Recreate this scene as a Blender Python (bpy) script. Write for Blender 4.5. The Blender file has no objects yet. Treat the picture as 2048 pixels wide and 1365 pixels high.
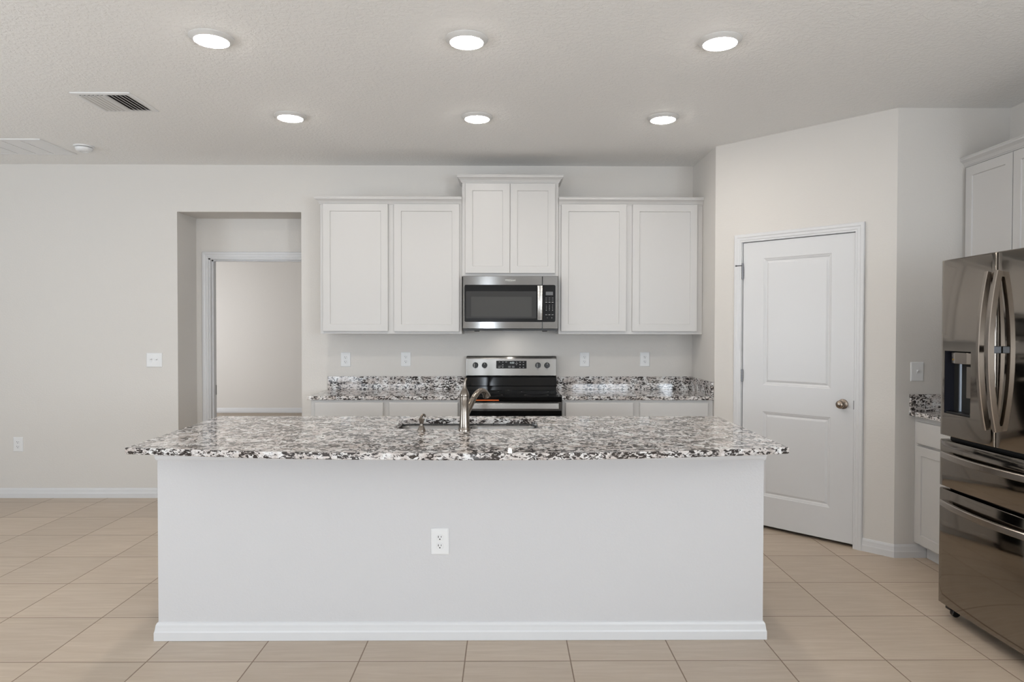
import bpy, bmesh, math, random
from mathutils import Vector, Matrix

sc = bpy.context.scene
COL = sc.collection
PI = math.pi

# ------------------------------------------------------------------ camera, light, exposure
CAM_H, CAM_F = 1.442, 1369.7            # eye height (m), focal length in pixels of the 2048 px frame
YAW, PITCH, ROLL = 0.00892, 0.0160, 0.00159
fw = Vector((math.sin(YAW)*math.cos(PITCH), math.cos(YAW)*math.cos(PITCH), -math.sin(PITCH)))
rt = Vector((math.cos(YAW), -math.sin(YAW), 0))
up = rt.cross(fw)
rt, up = (math.cos(ROLL)*rt + math.sin(ROLL)*up), (-math.sin(ROLL)*rt + math.cos(ROLL)*up)
cam_data = bpy.data.cameras.new('camera')
cam = bpy.data.objects.new('camera', cam_data)
COL.objects.link(cam)
cam_data.sensor_width = 36.0
cam_data.lens = 36.0*CAM_F/2048.0
cam_data.clip_start = 0.05
cam_data.clip_end = 100
m = Matrix((rt, up, -fw)).transposed().to_4x4()
m.translation = Vector((0, 0, CAM_H))
cam.matrix_world = m
sc.camera = cam

world = bpy.data.worlds.new('world')
sc.world = world
world.use_nodes = True
bg = world.node_tree.nodes['Background']
bg.inputs[0].default_value = (0.80, 0.90, 1.0, 1)
bg.inputs[1].default_value = 0.5

vs = sc.view_settings
vs.view_transform = 'Standard'
vs.look = 'None'
vs.exposure = -0.03
vs.gamma = 1.0
vs.use_curve_mapping = False


def area(name, loc, rot, sx, sy, power, color):
    l = bpy.data.lights.new(name, 'AREA')
    l.shape = 'RECTANGLE'
    l.size, l.size_y = sx, sy
    l.energy = power
    l.color = color
    o = bpy.data.objects.new(name, l)
    o.location, o.rotation_euler = loc, rot
    COL.objects.link(o)
    return o


DAY = (0.83, 0.915, 1.0)
WX = [(-4.9, -1.9), (-0.54, -0.30), (1.55, 2.95)]      # glazed openings of the wall behind the camera
TILT = 0.62                                              # window lamps tipped upward to brighten the ceiling, imitating ground bounce
area('daylight_patio_door', (-3.40, -4.42, 1.05), (PI/2+TILT, 0, 0), 2.9, 1.9, 105, DAY)
area('daylight_sidelight', (-0.42, -4.46, 1.10), (PI/2, 0, 0), 0.20, 2.0, 34, DAY)
area('daylight_dining_window', (2.25, -4.42, 1.42), (PI/2+TILT, 0, 0), 1.35, 1.3, 72, DAY)
area('daylight_side_window', (-5.90, 1.6, 1.42), (PI/2+TILT, 0, -PI/2), 2.3, 1.4, 88, DAY)
area('daylight_added_window', (3.08, -1.6, 1.42), (PI/2+TILT, 0, PI/2), 2.0, 1.4, 185, DAY)  # unseen window lamp, added to brighten the hall niche reveal and left wall
area('bedroom_fill_light', (-6.9, 9.4, 1.5), (PI/2, 0, -PI/2), 1.8, 1.5, 115, (0.94, 0.965, 1.0))  # added lamp lighting the far room; no window in its wall
sun_d = bpy.data.lights.new('sun', 'SUN')
sun_d.energy, sun_d.angle, sun_d.color = 7.0, 0.02, (1.0, 0.96, 0.90)
sun = bpy.data.objects.new('sun', sun_d)
sun.rotation_euler = (math.radians(48), 0, math.radians(-8))   # low over the patio, reaches the floor behind the camera
COL.objects.link(sun)
area('cooktop_lamp_light', (0.035, 5.66, 1.4315), (0, 0, 0), 0.03, 0.012, 0.42, (1, 0.95, 0.88))

# ------------------------------------------------------------------ materials


def S(r, g, b):
    f = lambda c: (c/255/12.92) if c/255 <= 0.04045 else ((c/255+0.055)/1.055)**2.4
    return (f(r), f(g), f(b), 1)


class NT:
    def __init__(s, name):
        s.m = bpy.data.materials.new(name)
        s.m.use_nodes = True
        s.t = s.m.node_tree
        s.b = s.t.nodes['Principled BSDF']

    def n(s, kind, **kw):
        x = s.t.nodes.new(kind)
        for k, v in kw.items():
            setattr(x, k, v)
        return x

    def l(s, a, b):
        s.t.links.new(a, b)

    def math(s, op, a, b=None, clamp=False):
        x = s.n('ShaderNodeMath', operation=op)
        x.use_clamp = clamp
        for i, v in enumerate((a, b)):
            if v is None:
                continue
            if isinstance(v, (int, float)):
                x.inputs[i].default_value = v
            else:
                s.l(v, x.inputs[i])
        return x.outputs[0]

    def noise(s, vec, scale, detail=2, rough=0.5, dist=0.0):
        x = s.n('ShaderNodeTexNoise')
        x.inputs['Scale'].default_value = scale
        x.inputs['Detail'].default_value = detail
        x.inputs['Roughness'].default_value = rough
        x.inputs['Distortion'].default_value = dist
        if vec is not None:
            s.l(vec, x.inputs['Vector'])
        return x.outputs[0]

    def ramp(s, f, stops):
        x = s.n('ShaderNodeValToRGB')
        e = x.color_ramp.elements
        while len(e) < len(stops):
            e.new(0.5)
        for i, (p, c) in enumerate(stops):
            e[i].position = p
            e[i].color = c if len(c) == 4 else (*c, 1)
        s.l(f, x.inputs[0])
        return x.outputs[0]

    def mix(s, f, a, b, blend='MIX'):
        x = s.n('ShaderNodeMix', data_type='RGBA', blend_type=blend)
        for i, v in ((0, f), (6, a), (7, b)):
            if isinstance(v, (int, float)):
                x.inputs[i].default_value = v
            elif isinstance(v, tuple):
                x.inputs[i].default_value = v
            else:
                s.l(v, x.inputs[i])
        return x.outputs[2]

    def bump(s, h, strength, dist):
        x = s.n('ShaderNodeBump')
        x.inputs['Strength'].default_value = strength
        x.inputs['Distance'].default_value = dist
        s.l(h, x.inputs['Height'])
        s.l(x.outputs[0], s.b.inputs['Normal'])

    def coord(s, scale=(1, 1, 1), rot=(0, 0, 0)):
        c = s.n('ShaderNodeTexCoord')
        mp = s.n('ShaderNodeMapping')
        mp.inputs['Scale'].default_value = scale
        mp.inputs['Rotation'].default_value = rot
        s.l(c.outputs['Object'], mp.inputs['Vector'])
        return mp.outputs[0]

    def set(s, **kw):
        for k, v in kw.items():
            s.b.inputs[k.replace('_', ' ')].default_value = v
        return s


def plain(name, col, rough=0.5, metal=0.0, spec=0.5, **kw):
    t = NT(name)
    t.set(Base_Color=col, Roughness=rough, Metallic=metal)
    t.b.inputs['Specular IOR Level'].default_value = spec
    for k, v in kw.items():
        t.b.inputs[k.replace('_', ' ')].default_value = v
    return t.m


def paint(name, col, rough, scale, strength, dist=0.002, lo=0.42, hi=0.60):
    t = NT(name)
    v = t.coord()
    h = t.noise(v, scale, 3, 0.55, 0.3)
    h2 = t.ramp(h, [(lo, (0, 0, 0)), (hi, (1, 1, 1))])
    t.bump(h2, strength, dist)
    t.set(Base_Color=col, Roughness=rough)
    return t.m


M_wall = paint('wall_paint', S(212, 208, 203), 0.65, 90, 0.12)
M_ceil = paint('ceiling_knockdown', S(237, 236, 234), 0.85, 50, 0.40, 0.003, 0.46, 0.56)
M_island = paint('island_paint', S(202, 201, 202), 0.55, 90, 0.10)
M_trim = plain('trim_paint', S(212, 212, 213), 0.32)
M_cab = plain('cabinet_paint', S(196, 194, 192), 0.36)
M_plastic = plain('white_plastic', S(224, 224, 224), 0.35)
M_ring = plain('lamp_ring_white', S(206, 204, 201), 0.5)
M_slot = plain('slot_black', S(28, 26, 26), 0.6)
M_black = plain('black_plastic', S(14, 14, 14), 0.35)
M_gasket = plain('gasket_black', S(10, 10, 10), 0.7)
M_gloss = plain('black_glass', S(7, 7, 8), 0.06, 0.0, 0.22)
M_panelgloss = plain('black_panel', S(15, 14, 14), 0.2, 0.0, 0.15)
M_window = plain('microwave_window', S(50, 49, 48), 0.3, 0.0, 0.2)
M_window2 = plain('microwave_screen', S(64, 63, 61), 0.35, 0.0, 0.25)
M_disp = plain('display_grey', S(88, 88, 88), 0.3)
M_mark = plain('grey_marking', S(150, 150, 150), 0.5)
M_markw = plain('pale_marking', S(205, 205, 200), 0.5)
M_markd = plain('dark_marking', S(60, 58, 56), 0.5)
M_orange = plain('plain_orange', S(225, 105, 35), 0.5)
M_brass = plain('brass_tip', S(190, 150, 70), 0.3, 1.0)
M_chrome = plain('chrome', S(215, 220, 226), 0.12, 1.0)
M_button = plain('button_metal', S(120, 126, 134), 0.35, 1.0)
M_zinc = plain('hinge_metal', S(132, 132, 135), 0.35, 1.0)
M_knob = plain('knob_nickel', S(150, 138, 126), 0.24, 1.0)
M_duct = plain('duct_dark', S(70, 66, 62), 0.9)
M_navy = plain('dispenser_recess', S(30, 31, 40), 0.35)
M_case = plain('fridge_case', S(52, 50, 48), 0.5, 0.3)


def steel(name, col, rough, aniso=0.7, rotx=0.0, streak=(1, 1, 300)):
    t = NT(name)
    v = t.coord(streak)
    n = t.noise(v, 3, 2, 0.6)
    c = t.mix(n, tuple(x*0.9 for x in col[:3])+(1,), col)
    t.l(c, t.b.inputs['Base Color'])
    t.set(Metallic=1.0, Roughness=rough)
    t.b.inputs['Anisotropic'].default_value = aniso
    t.b.inputs['Anisotropic Rotation'].default_value = rotx
    tg = t.n('ShaderNodeCombineXYZ')                      # brushed sideways: glints spread up and down
    tg.inputs[2].default_value = 1.0
    t.l(tg.outputs[0], t.b.inputs['Tangent'])
    return t.m


M_steel = steel('brushed_steel', S(152, 150, 147), 0.24, 0.85)
M_steeldark = steel('brushed_steel_grey', S(128, 127, 126), 0.14, 0.9)
M_steelbright = steel('brushed_steel_bright', S(212, 211, 209), 0.26, 0.8)
M_nickel = steel('brushed_nickel', S(140, 132, 124), 0.19, 0.0)
M_sink = plain('sink_steel', S(160, 160, 160), 0.22, 1.0)


def black_steel():
    t = NT('black_stainless')
    v = t.coord((60, 1, 1.2))
    n = t.noise(v, 4, 2, 0.6)
    c = t.mix(n, S(138, 131, 123), S(148, 141, 133))
    t.l(c, t.b.inputs['Base Color'])
    t.set(Metallic=1.0, Roughness=0.065)
    return t.m


M_fridge = black_steel()
M_fhandle = plain('handle_dark_steel', S(158, 150, 142), 0.26, 1.0)


def granite():
    t = NT('granite')
    v = t.coord((1, 1, 1), (0.2, 0.35, 0.5))
    vs_ = t.coord((0.62, 0.50, 1.2), (0.15, 0.5, 0.4))
    clus = t.noise(v, 9, 3, 0.6, 0.5)
    base_n = t.noise(v, 16, 4, 0.6)
    base = t.ramp(base_n, [(0.36, S(184, 175, 170)), (0.48, S(206, 200, 197)), (0.62, S(226, 226, 226))])
    fleck = t.noise(vs_, 74, 3, 0.62, 0.9)
    off = t.math('MULTIPLY', t.math('SUBTRACT', clus, 0.48), 0.40)
    f1 = t.math('ADD', fleck, off)
    dark = t.ramp(f1, [(0.508, (0, 0, 0)), (0.545, (1, 1, 1))])
    mid = t.ramp(f1, [(0.495, (0, 0, 0)), (0.545, (1, 1, 1))])
    c = t.mix(t.math('MULTIPLY', mid, 0.45), base, S(140, 132, 128))
    c = t.mix(dark, c, S(50, 45, 44))
    sp = t.noise(v, 230, 3, 0.6)
    spk = t.ramp(sp, [(0.58, (0, 0, 0)), (0.66, (1, 1, 1))])
    c = t.mix(t.math('MULTIPLY', spk, 0.55), c, S(80, 74, 72))
    t.l(c, t.b.inputs['Base Color'])
    t.set(Roughness=0.045)
    return t.m


M_granite = granite()

TX, TY, TS = 1.2042, 2.9587, 0.4602


def tile():
    t = NT('floor_tile')
    c = t.n('ShaderNodeTexCoord')
    sx = t.n('ShaderNodeSeparateXYZ')
    t.l(c.outputs['Object'], sx.inputs[0])
    u = t.math('DIVIDE', t.math('SUBTRACT', sx.outputs[0], TX), TS)
    w = t.math('DIVIDE', t.math('SUBTRACT', sx.outputs[1], TY), TS)
    du = t.math('ABSOLUTE', t.math('SUBTRACT', t.math('FRACT', t.math('ADD', u, 0.5)), 0.5))
    dw = t.math('ABSOLUTE', t.math('SUBTRACT', t.math('FRACT', t.math('ADD', w, 0.5)), 0.5))
    d = t.math('MINIMUM', du, dw)
    grout = t.ramp(d, [(0.0034, (1, 1, 1)), (0.0052, (0, 0, 0))])
    cell = t.n('ShaderNodeCombineXYZ')
    t.l(t.math('FLOOR', u), cell.inputs[0])
    t.l(t.math('FLOOR', w), cell.inputs[1])
    wn = t.n('ShaderNodeTexWhiteNoise', noise_dimensions='3D')
    t.l(cell.outputs[0], wn.inputs['Vector'])
    mp = t.n('ShaderNodeMapping')
    mp.inputs['Scale'].default_value = (1.6, 17, 1)
    t.l(c.outputs['Object'], mp.inputs['Vector'])
    vadd = t.n('ShaderNodeVectorMath', operation='MULTIPLY_ADD')
    t.l(wn.outputs['Color'], vadd.inputs[0])
    vadd.inputs[1].default_value = (9, 9, 9)
    t.l(mp.outputs[0], vadd.inputs[2])
    st = t.noise(vadd.outputs[0], 2.2, 5, 0.6, 0.6)
    cl = t.noise(vadd.outputs[0], 0.7, 3, 0.5)
    col = t.ramp(st, [(0.30, S(188, 170, 150)), (0.52, S(196, 179, 160)), (0.72, S(205, 189, 171))])
    col = t.mix(t.math('MULTIPLY', cl, 0.35), col, S(186, 169, 152))
    tone = t.math('ADD', t.math('MULTIPLY', wn.outputs['Value'], 0.10), 0.95)
    hsv = t.n('ShaderNodeHueSaturation')
    t.l(tone, hsv.inputs['Value'])
    t.l(col, hsv.inputs['Color'])
    col = t.mix(grout, hsv.outputs[0], S(124, 103, 86))
    t.l(col, t.b.inputs['Base Color'])
    r = t.math('ADD', t.math('MULTIPLY', grout, 0.4), 0.38)
    t.l(r, t.b.inputs['Roughness'])
    h = t.math('SUBTRACT', 1.0, grout)
    t.bump(h, 0.5, 0.002)
    return t.m


M_tile = tile()


def carpet():
    t = NT('bedroom_carpet')
    n = t.noise(t.coord(), 130, 3, 0.7)
    c = t.ramp(n, [(0.3, S(150, 138, 124)), (0.7, S(182, 170, 156))])
    t.l(c, t.b.inputs['Base Color'])
    t.set(Roughness=0.95)
    t.bump(n, 0.6, 0.006)
    return t.m


M_carpet = carpet()


def emit(name, col, s):
    t = NT(name)
    t.set(Base_Color=col, Roughness=0.4)
    t.b.inputs['Emission Color'].default_value = col
    t.b.inputs['Emission Strength'].default_value = s
    return t.m


M_lens = emit('lamp_lens', (1, 0.94, 0.86, 1), 104.0)
M_lens2 = emit('cooktop_lamp_lens', (1, 0.95, 0.88, 1), 12.0)
M_digit = emit('lit_digits', S(190, 200, 200), 0.25)

# ------------------------------------------------------------------ mesh helpers (world coordinates in, local out)
XYZ = lambda a, b, h: (a, b, h)


class MB:
    def __init__(s):
        s.v, s.f, s.sm = [], [], []

    def add(s, vs_, fs, smooth=False):
        o = len(s.v)
        s.v += [tuple(p) for p in vs_]
        s.f += [tuple(i+o for i in f) for f in fs]
        s.sm += [smooth]*len(fs)
        return s

    def box(s, x0, x1, y0, y1, z0, z1, mp=None):
        p = [(x, y, z) for z in (z0, z1) for y in (y0, y1) for x in (x0, x1)]
        if mp:
            p = [mp(*q) for q in p]
        return s.add(p, [(0, 2, 3, 1), (4, 5, 7, 6), (0, 1, 5, 4), (2, 6, 7, 3), (0, 4, 6, 2), (1, 3, 7, 5)])

    def loops(s, loops, closed=True, cap0=False, cap1=False, smooth=False):
        n = len(loops[0])
        o = len(s.v)
        for L in loops:
            s.v += [tuple(p) for p in L]
        for k in range(len(loops)-1):
            for i in range(n if closed else n-1):
                j = (i+1) % n
                s.f.append((o+k*n+i, o+k*n+j, o+(k+1)*n+j, o+(k+1)*n+i))
                s.sm.append(smooth)
        if cap0:
            s.f.append(tuple(o+i for i in reversed(range(n))))
            s.sm.append(False)
        if cap1:
            s.f.append(tuple(o+(len(loops)-1)*n+i for i in range(n)))
            s.sm.append(False)
        return s

    def nest(s, rect, steps, mp, cap=True, back=False, r=0.0, seg=4):
        """nested rectangles (inset, height): a stepped or raised plate"""
        a0, a1, b0, b1 = rect
        L = []
        for ins, h in steps:
            rr = max(r-ins, 0.0) if r else 0
            L.append([mp(a, b, h) for a, b in rrect(a0+ins, a1-ins, b0+ins, b1-ins, rr if r else 0, seg if r else 0)])
        return s.loops(L, cap0=back, cap1=cap)

    def lathe(s, prof, mp, n=24, cap0=True, cap1=True):
        """prof: (radius, height); mp(a,b,h)"""
        L = [[mp(r*math.cos(2*PI*i/n), r*math.sin(2*PI*i/n), h) for i in range(n)] for r, h in prof]
        return s.loops(L, cap0=cap0, cap1=cap1, smooth=True)

    def tube(s, pts, rad, n=14, cap=True):
        pts = [Vector(p) for p in pts]
        if isinstance(rad, (int, float)):
            rad = [rad]*len(pts)
        L = []
        ref = None
        for i, p in enumerate(pts):
            d = (pts[min(i+1, len(pts)-1)]-pts[max(i-1, 0)]).normalized()
            if ref is None:
                ref = Vector((0, 0, 1)) if abs(d.z) < 0.9 else Vector((1, 0, 0))
            a = (ref-d*ref.dot(d)).normalized()
            ref = a
            b = d.cross(a)
            L.append([p+rad[i]*(math.cos(2*PI*k/n)*a+math.sin(2*PI*k/n)*b) for k in range(n)])
        return s.loops(L, cap0=cap, cap1=cap, smooth=True)

    def sweep(s, path, prof, mp, closed=False, caps=True):
        """prof (offset to the right of travel, height) carried along a 2-D path with mitred corners"""
        n = len(path)
        P = [Vector(p) for p in path]
        L = []
        for i in range(n):
            ds = []
            if i > 0 or closed:
                ds.append((P[i]-P[i-1]).normalized())
            if i < n-1 or closed:
                ds.append((P[(i+1) % n]-P[i]).normalized())
            ns = [Vector((d.y, -d.x)) for d in ds]
            if len(ns) == 2:
                mt = (ns[0]+ns[1])
                mt = mt/mt.length
                k = 1.0/max(0.2, mt.dot(ns[0]))
                nn = mt*k
            else:
                nn = ns[0]
            L.append([mp(P[i].x+nn.x*o, P[i].y+nn.y*o, h) for o, h in prof])
        if closed:
            L.append(L[0])
        return s.loops(L, closed=True, cap0=caps and not closed, cap1=caps and not closed)

    def build(s, name, mat, parent=None, bevel=0.0, seg=2, smooth=None):
        org = Vector((0, 0, 0))
        q = parent
        while q is not None:
            org += q.location
            q = q.parent
        me = bpy.data.meshes.new(name)
        me.from_pydata([tuple(Vector(p)-org) for p in s.v], [], s.f)
        for p, sm in zip(me.polygons, s.sm):
            p.use_smooth = sm
        bm = bmesh.new()
        bm.from_mesh(me)
        bmesh.ops.remove_doubles(bm, verts=bm.verts, dist=1e-6)
        bmesh.ops.recalc_face_normals(bm, faces=bm.faces)
        if bevel:
            es = [e for e in bm.edges if len(e.link_faces) == 2 and e.calc_face_angle(0) > 0.5]
            bmesh.ops.bevel(bm, geom=es, offset=bevel, segments=seg, affect='EDGES', profile=0.5)
        bm.to_mesh(me)
        bm.free()
        if any(s.sm):
            try:
                me.set_sharp_from_angle(angle=math.radians(42))
            except Exception:
                pass
        me.materials.append(mat)
        o = bpy.data.objects.new(name, me)
        COL.objects.link(o)
        if parent is not None:
            o.parent = parent
        return o


def rrect(a0, a1, b0, b1, r=0.0, seg=4):
    if r <= 1e-6:
        if seg:
            r = 1e-5
        else:
            return [(a0, b0), (a1, b0), (a1, b1), (a0, b1)]
    out = []
    for cx, cy, t0 in ((a1-r, b0+r, -PI/2), (a1-r, b1-r, 0), (a0+r, b1-r, PI/2), (a0+r, b0+r, PI)):
        for k in range(seg+1):
            t = t0+PI/2*k/seg
            out.append((cx+r*math.cos(t), cy+r*math.sin(t)))
    return out


def thing(name, label, cat, loc=(0, 0, 0), group=None, kind=None):
    o = bpy.data.objects.new(name, None)
    o.empty_display_size = 0.05
    o.location = loc
    COL.objects.link(o)
    return tag(o, label, cat, group, kind)


def tag(o, label, cat, group=None, kind=None):
    o['label'], o['category'] = label, cat
    if group:
        o['group'] = group
    if kind:
        o['kind'] = kind
    return o


def dup(root, loc, label=None):
    r = root.copy()
    COL.objects.link(r)
    r.location = loc
    if label:
        r['label'] = label
    for ch in list(root.children):
        c = ch.copy()
        COL.objects.link(c)
        c.parent = r
        for g in list(ch.children):
            d = g.copy()
            COL.objects.link(d)
            d.parent = c
    return r


def struct(mb, name, mat, label, cat, bevel=0.0):
    return tag(mb.build(name, mat, None, bevel), label, cat, None, 'structure')


def text(name, body, size, loc, mat, parent, rot=(PI/2, 0, 0), ext=0.0003):
    c = bpy.data.curves.new(name, 'FONT')
    c.body = body
    c.size = size
    c.extrude = ext
    c.align_x, c.align_y = 'CENTER', 'CENTER'
    c.materials.append(mat)
    o = bpy.data.objects.new(name, c)
    org = Vector((0, 0, 0))
    q = parent
    while q is not None:
        org += q.location
        q = q.parent
    COL.objects.link(o)
    bpy.context.view_layer.update()
    me = bpy.data.meshes.new_from_object(o.evaluated_get(bpy.context.evaluated_depsgraph_get()))
    me.name = name
    bpy.data.objects.remove(o)
    bpy.data.curves.remove(c)
    o = bpy.data.objects.new(name, me)
    o.location = Vector(loc)-org
    o.rotation_euler = rot
    COL.objects.link(o)
    o.parent = parent
    return o


# ------------------------------------------------------------------ setting
ZC = 2.846                 # ceiling
YB = 5.876                 # kitchen back wall
XL, XR, YR = -6.0, 3.176, -4.5
XP = 1.60                  # short return wall beside the counter
A, B = Vector((1.60, 5.235)), Vector((2.468, 4.312))       # ends of the slanted pantry wall
YE = 4.312                 # end wall beside the fridge
HX0, HX1, HZ, HY = -2.803, -1.748, 2.446, 6.235            # hall opening and hall far wall
U = (B-A).normalized()
N = Vector((-abs(U.y), -abs(U.x)))                          # out of the pantry wall, into the room
if N.dot(U) > 1e-6:
    N = Vector((U.y, -U.x))
LEN = (B-A).length


def PW(u, z, h):
    q = A+U*u+N*h
    return (q.x, q.y, z)


struct(MB().box(XL-0.12, XR+0.12, YR-0.12, HY+0.12, -0.10, 0), 'floor', M_tile, 'beige square ceramic floor tiles with thin brown grout', 'floor')
struct(MB().box(XL-0.12, XR+0.12, YR-0.12, HY+0.12, ZC, ZC+0.12), 'ceiling', M_ceil, 'flat off-white ceiling with a knockdown texture', 'ceiling')
w = MB()
w.box(XL-0.12, HX0, YB, HY+0.12, 0, ZC)
w.box(HX0, HX1, YB, HY, HZ, ZC)
w.box(HX1, XR+0.12, YB, YB+0.12, 0, ZC)
struct(w, 'wall_back', M_wall, 'off-white back wall behind the range with an open hall niche', 'wall')
w = MB()
w.box(HX0, -2.693, HY, HY+0.12, 0, HZ)
w.box(-2.693, -1.70, HY, HY+0.12, 2.092, HZ)
w.box(-1.70, -1.30, HY, HY+0.12, 0, HZ)
w.box(-1.42, -1.30, YB+0.12, HY, 0, HZ)
w.box(HX1, -1.30, YB+0.12, HY, HZ, ZC)
struct(w, 'wall_hall', M_wall, 'off-white wall deep in the hall niche around the cased doorway', 'wall')
struct(MB().box(XL-0.12, XL, YR, 0.35, 0, ZC).box(XL-0.12, XL, 2.85, YB, 0, ZC).box(XL-0.12, XL, 0.35, 2.85, 0, 0.65).box(XL-0.12, XL, 0.35, 2.85, 2.25, ZC),
       'wall_left', M_wall, 'off-white left wall of the great room outside the view', 'wall')
struct(MB().box(XR, XR+0.12, YR, -2.7, 0, ZC).box(XR, XR+0.12, -0.5, YB, 0, ZC).box(XR, XR+0.12, -2.7, -0.5, 0, 0.65).box(XR, XR+0.12, -2.7, -0.5, 2.25, ZC), 'wall_right', M_wall, 'off-white right wall behind the refrigerator', 'wall')
w = MB()
xs = [XL-0.12, WX[0][0], WX[0][1], WX[1][0], WX[1][1], WX[2][0], WX[2][1], XR+0.12]
for a, b in ((0, 1), (2, 3), (4, 5), (6, 7)):
    w.box(xs[a], xs[b], YR-0.12, YR, 0, ZC)
for i, (a, b) in enumerate(WX):
    zlo, zhi = (0.05, 2.13) if i < 2 else (0.70, 2.18)
    w.box(a, b, YR-0.12, YR, 0, zlo)
    w.box(a, b, YR-0.12, YR, zhi, ZC)
struct(w, 'wall_rear', M_wall, 'off-white wall behind the camera with glazed openings', 'wall')
for i, (a, b, zlo, zhi) in enumerate(((WX[0][0], WX[0][1], 0.05, 2.13), (WX[1][0], WX[1][1], 0.05, 2.13), (WX[2][0], WX[2][1], 0.70, 2.18))):
    f = MB()
    for q in ((a, a+0.05, zlo, zhi), (b-0.05, b, zlo, zhi), (a, b, zlo, zlo+0.05), (a, b, zhi-0.05, zhi)):
        f.box(q[0], q[1], YR-0.09, YR-0.04, q[2], q[3])
    struct(f, 'window_%d' % (i+1), M_trim, ('white frame of the patio door behind the camera', 'white frame of the narrow sidelight behind the camera', 'white frame of the dining window behind the camera')[i], 'window')
f = MB()
for q in ((0.35, 0.40, 0.65, 2.25), (2.80, 2.85, 0.65, 2.25), (0.35, 2.85, 0.65, 0.70), (0.35, 2.85, 2.20, 2.25), (1.575, 1.625, 0.65, 2.25)):
    f.box(XL-0.09, XL-0.04, q[0], q[1], q[2], q[3])
struct(f, 'window_4', M_trim, 'white frame of the window in the left wall', 'window')
f = MB()  # frame of the unseen window added in the right wall
for q in ((-2.7, -2.65, 0.65, 2.25), (-0.55, -0.5, 0.65, 2.25), (-2.7, -0.5, 0.65, 0.70), (-2.7, -0.5, 2.20, 2.25), (-1.625, -1.575, 0.65, 2.25)):
    f.box(XR+0.04, XR+0.09, q[0], q[1], q[2], q[3])
struct(f, 'window_5', M_trim, 'white frame of the added unseen window in the right wall behind the camera', 'window')
struct(MB().box(XP, XP+0.09, A.y+0.04, YB, 0, ZC).add([(XP, A.y, 0), (XP, A.y+0.04, 0), (XP+0.09, A.y+0.04, 0), (XP, A.y, ZC), (XP, A.y+0.04, ZC), (XP+0.09, A.y+0.04, ZC)],
       [(0, 1, 2), (3, 5, 4), (0, 3, 4, 1), (1, 4, 5, 2), (2, 5, 3, 0)]), 'wall_return', M_wall, 'short off-white return wall at the right end of the counter', 'wall')
DU0, DU1, DZ = 0.207, 1.041, 2.112           # rough opening in the pantry wall
w = MB()
w.box(0.0, DU0, 0, ZC, -0.09, 0, PW)
w.box(DU1, LEN, 0, ZC, -0.09, 0, PW)
w.box(DU0, DU1, DZ, ZC, -0.09, 0, PW)
struct(w, 'wall_pantry', M_wall, 'slanted off-white corner wall holding the pantry door', 'wall')
struct(MB().box(B.x+0.0, XR, YE, YE+0.10, 0, ZC), 'wall_end', M_wall, 'off-white wall beyond the refrigerator with one light switch', 'wall')

BASEP = [(0, 0), (0.015, 0), (0.015, 0.038), (0.0125, 0.046), (0.0105, 0.060), (0.0095, 0.070), (0.005, 0.080), (0.0, 0.084)]


def baseboard(name, path, label, z=0.0):
    mb = MB()
    mb.sweep(path, BASEP, lambda a, b, h: (a, b, h+z))
    return struct(mb, name, M_trim, label, 'baseboard')


baseboard('baseboard_back', [(XL, YB), (HX0, YB), (HX0, HY)], 'white baseboard along the left back wall into the hall niche')
baseboard('baseboard_hall', [(-1.70+0.07, HY), (-1.42, HY)], 'white baseboard piece beside the hall doorway')
q0, q1 = A+U*1.078, B
baseboard('baseboard_end', [(q0.x, q0.y), (q1.x, q1.y), (2.668, YE)], 'white baseboard from the pantry door casing around to the side cabinet')

# bedroom seen through the hall doorway
struct(MB().box(-7.1, 0.5, HY+0.12, 12.1, -0.10, -0.002), 'floor_bedroom', M_carpet, 'tan carpet of the room beyond the doorway', 'carpet')
struct(MB().box(-7.1, 0.5, HY+0.12, 12.1, 2.62, 2.72), 'ceiling_bedroom', M_ceil, 'ceiling of the room beyond the doorway', 'ceiling')
w = MB()
w.box(-7.1, 0.5, 11.9, 12.1, 0, 2.62)
w.box(-7.1, -7.0, HY+0.12, 11.9, 0, 2.62)
w.box(0.4, 0.5, HY+0.12, 11.9, 0, 2.62)
w.box(-7.1, -6.12, HY+0.02, HY+0.12, 0, 2.62)
w.box(-1.3, 0.5, HY+0.02, HY+0.12, 0, 2.62)
struct(w, 'wall_bedroom', M_wall, 'greige wall of the room beyond the doorway', 'wall')
baseboard('baseboard_bedroom', [(-7.0, 11.9), (0.4, 11.9)], 'white baseboard at the far wall of the room beyond the doorway')

CASP = [(0, 0), (0, 0.011), (0.010, 0.011), (0.014, 0.014), (0.030, 0.0145), (0.036, 0.018), (0.052, 0.018), (0.057, 0.014), (0.057, 0)]


def casing(mb, a0, a1, ztop, mp):
    # inner edge of the architrave; profile grows away from the opening
    mb.sweep([(a0, 0.0), (a0, ztop), (a1, ztop), (a1, 0.0)], [(-o, h) for o, h in CASP], mp)
    return mb


def casing_w(mb, a0, a1, ztop, mp, k=1.0):
    mb.sweep([(a0, 0.0), (a0, ztop), (a1, ztop), (a1, 0.0)], [(-o*k, h) for o, h in CASP], mp)
    return mb


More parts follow.
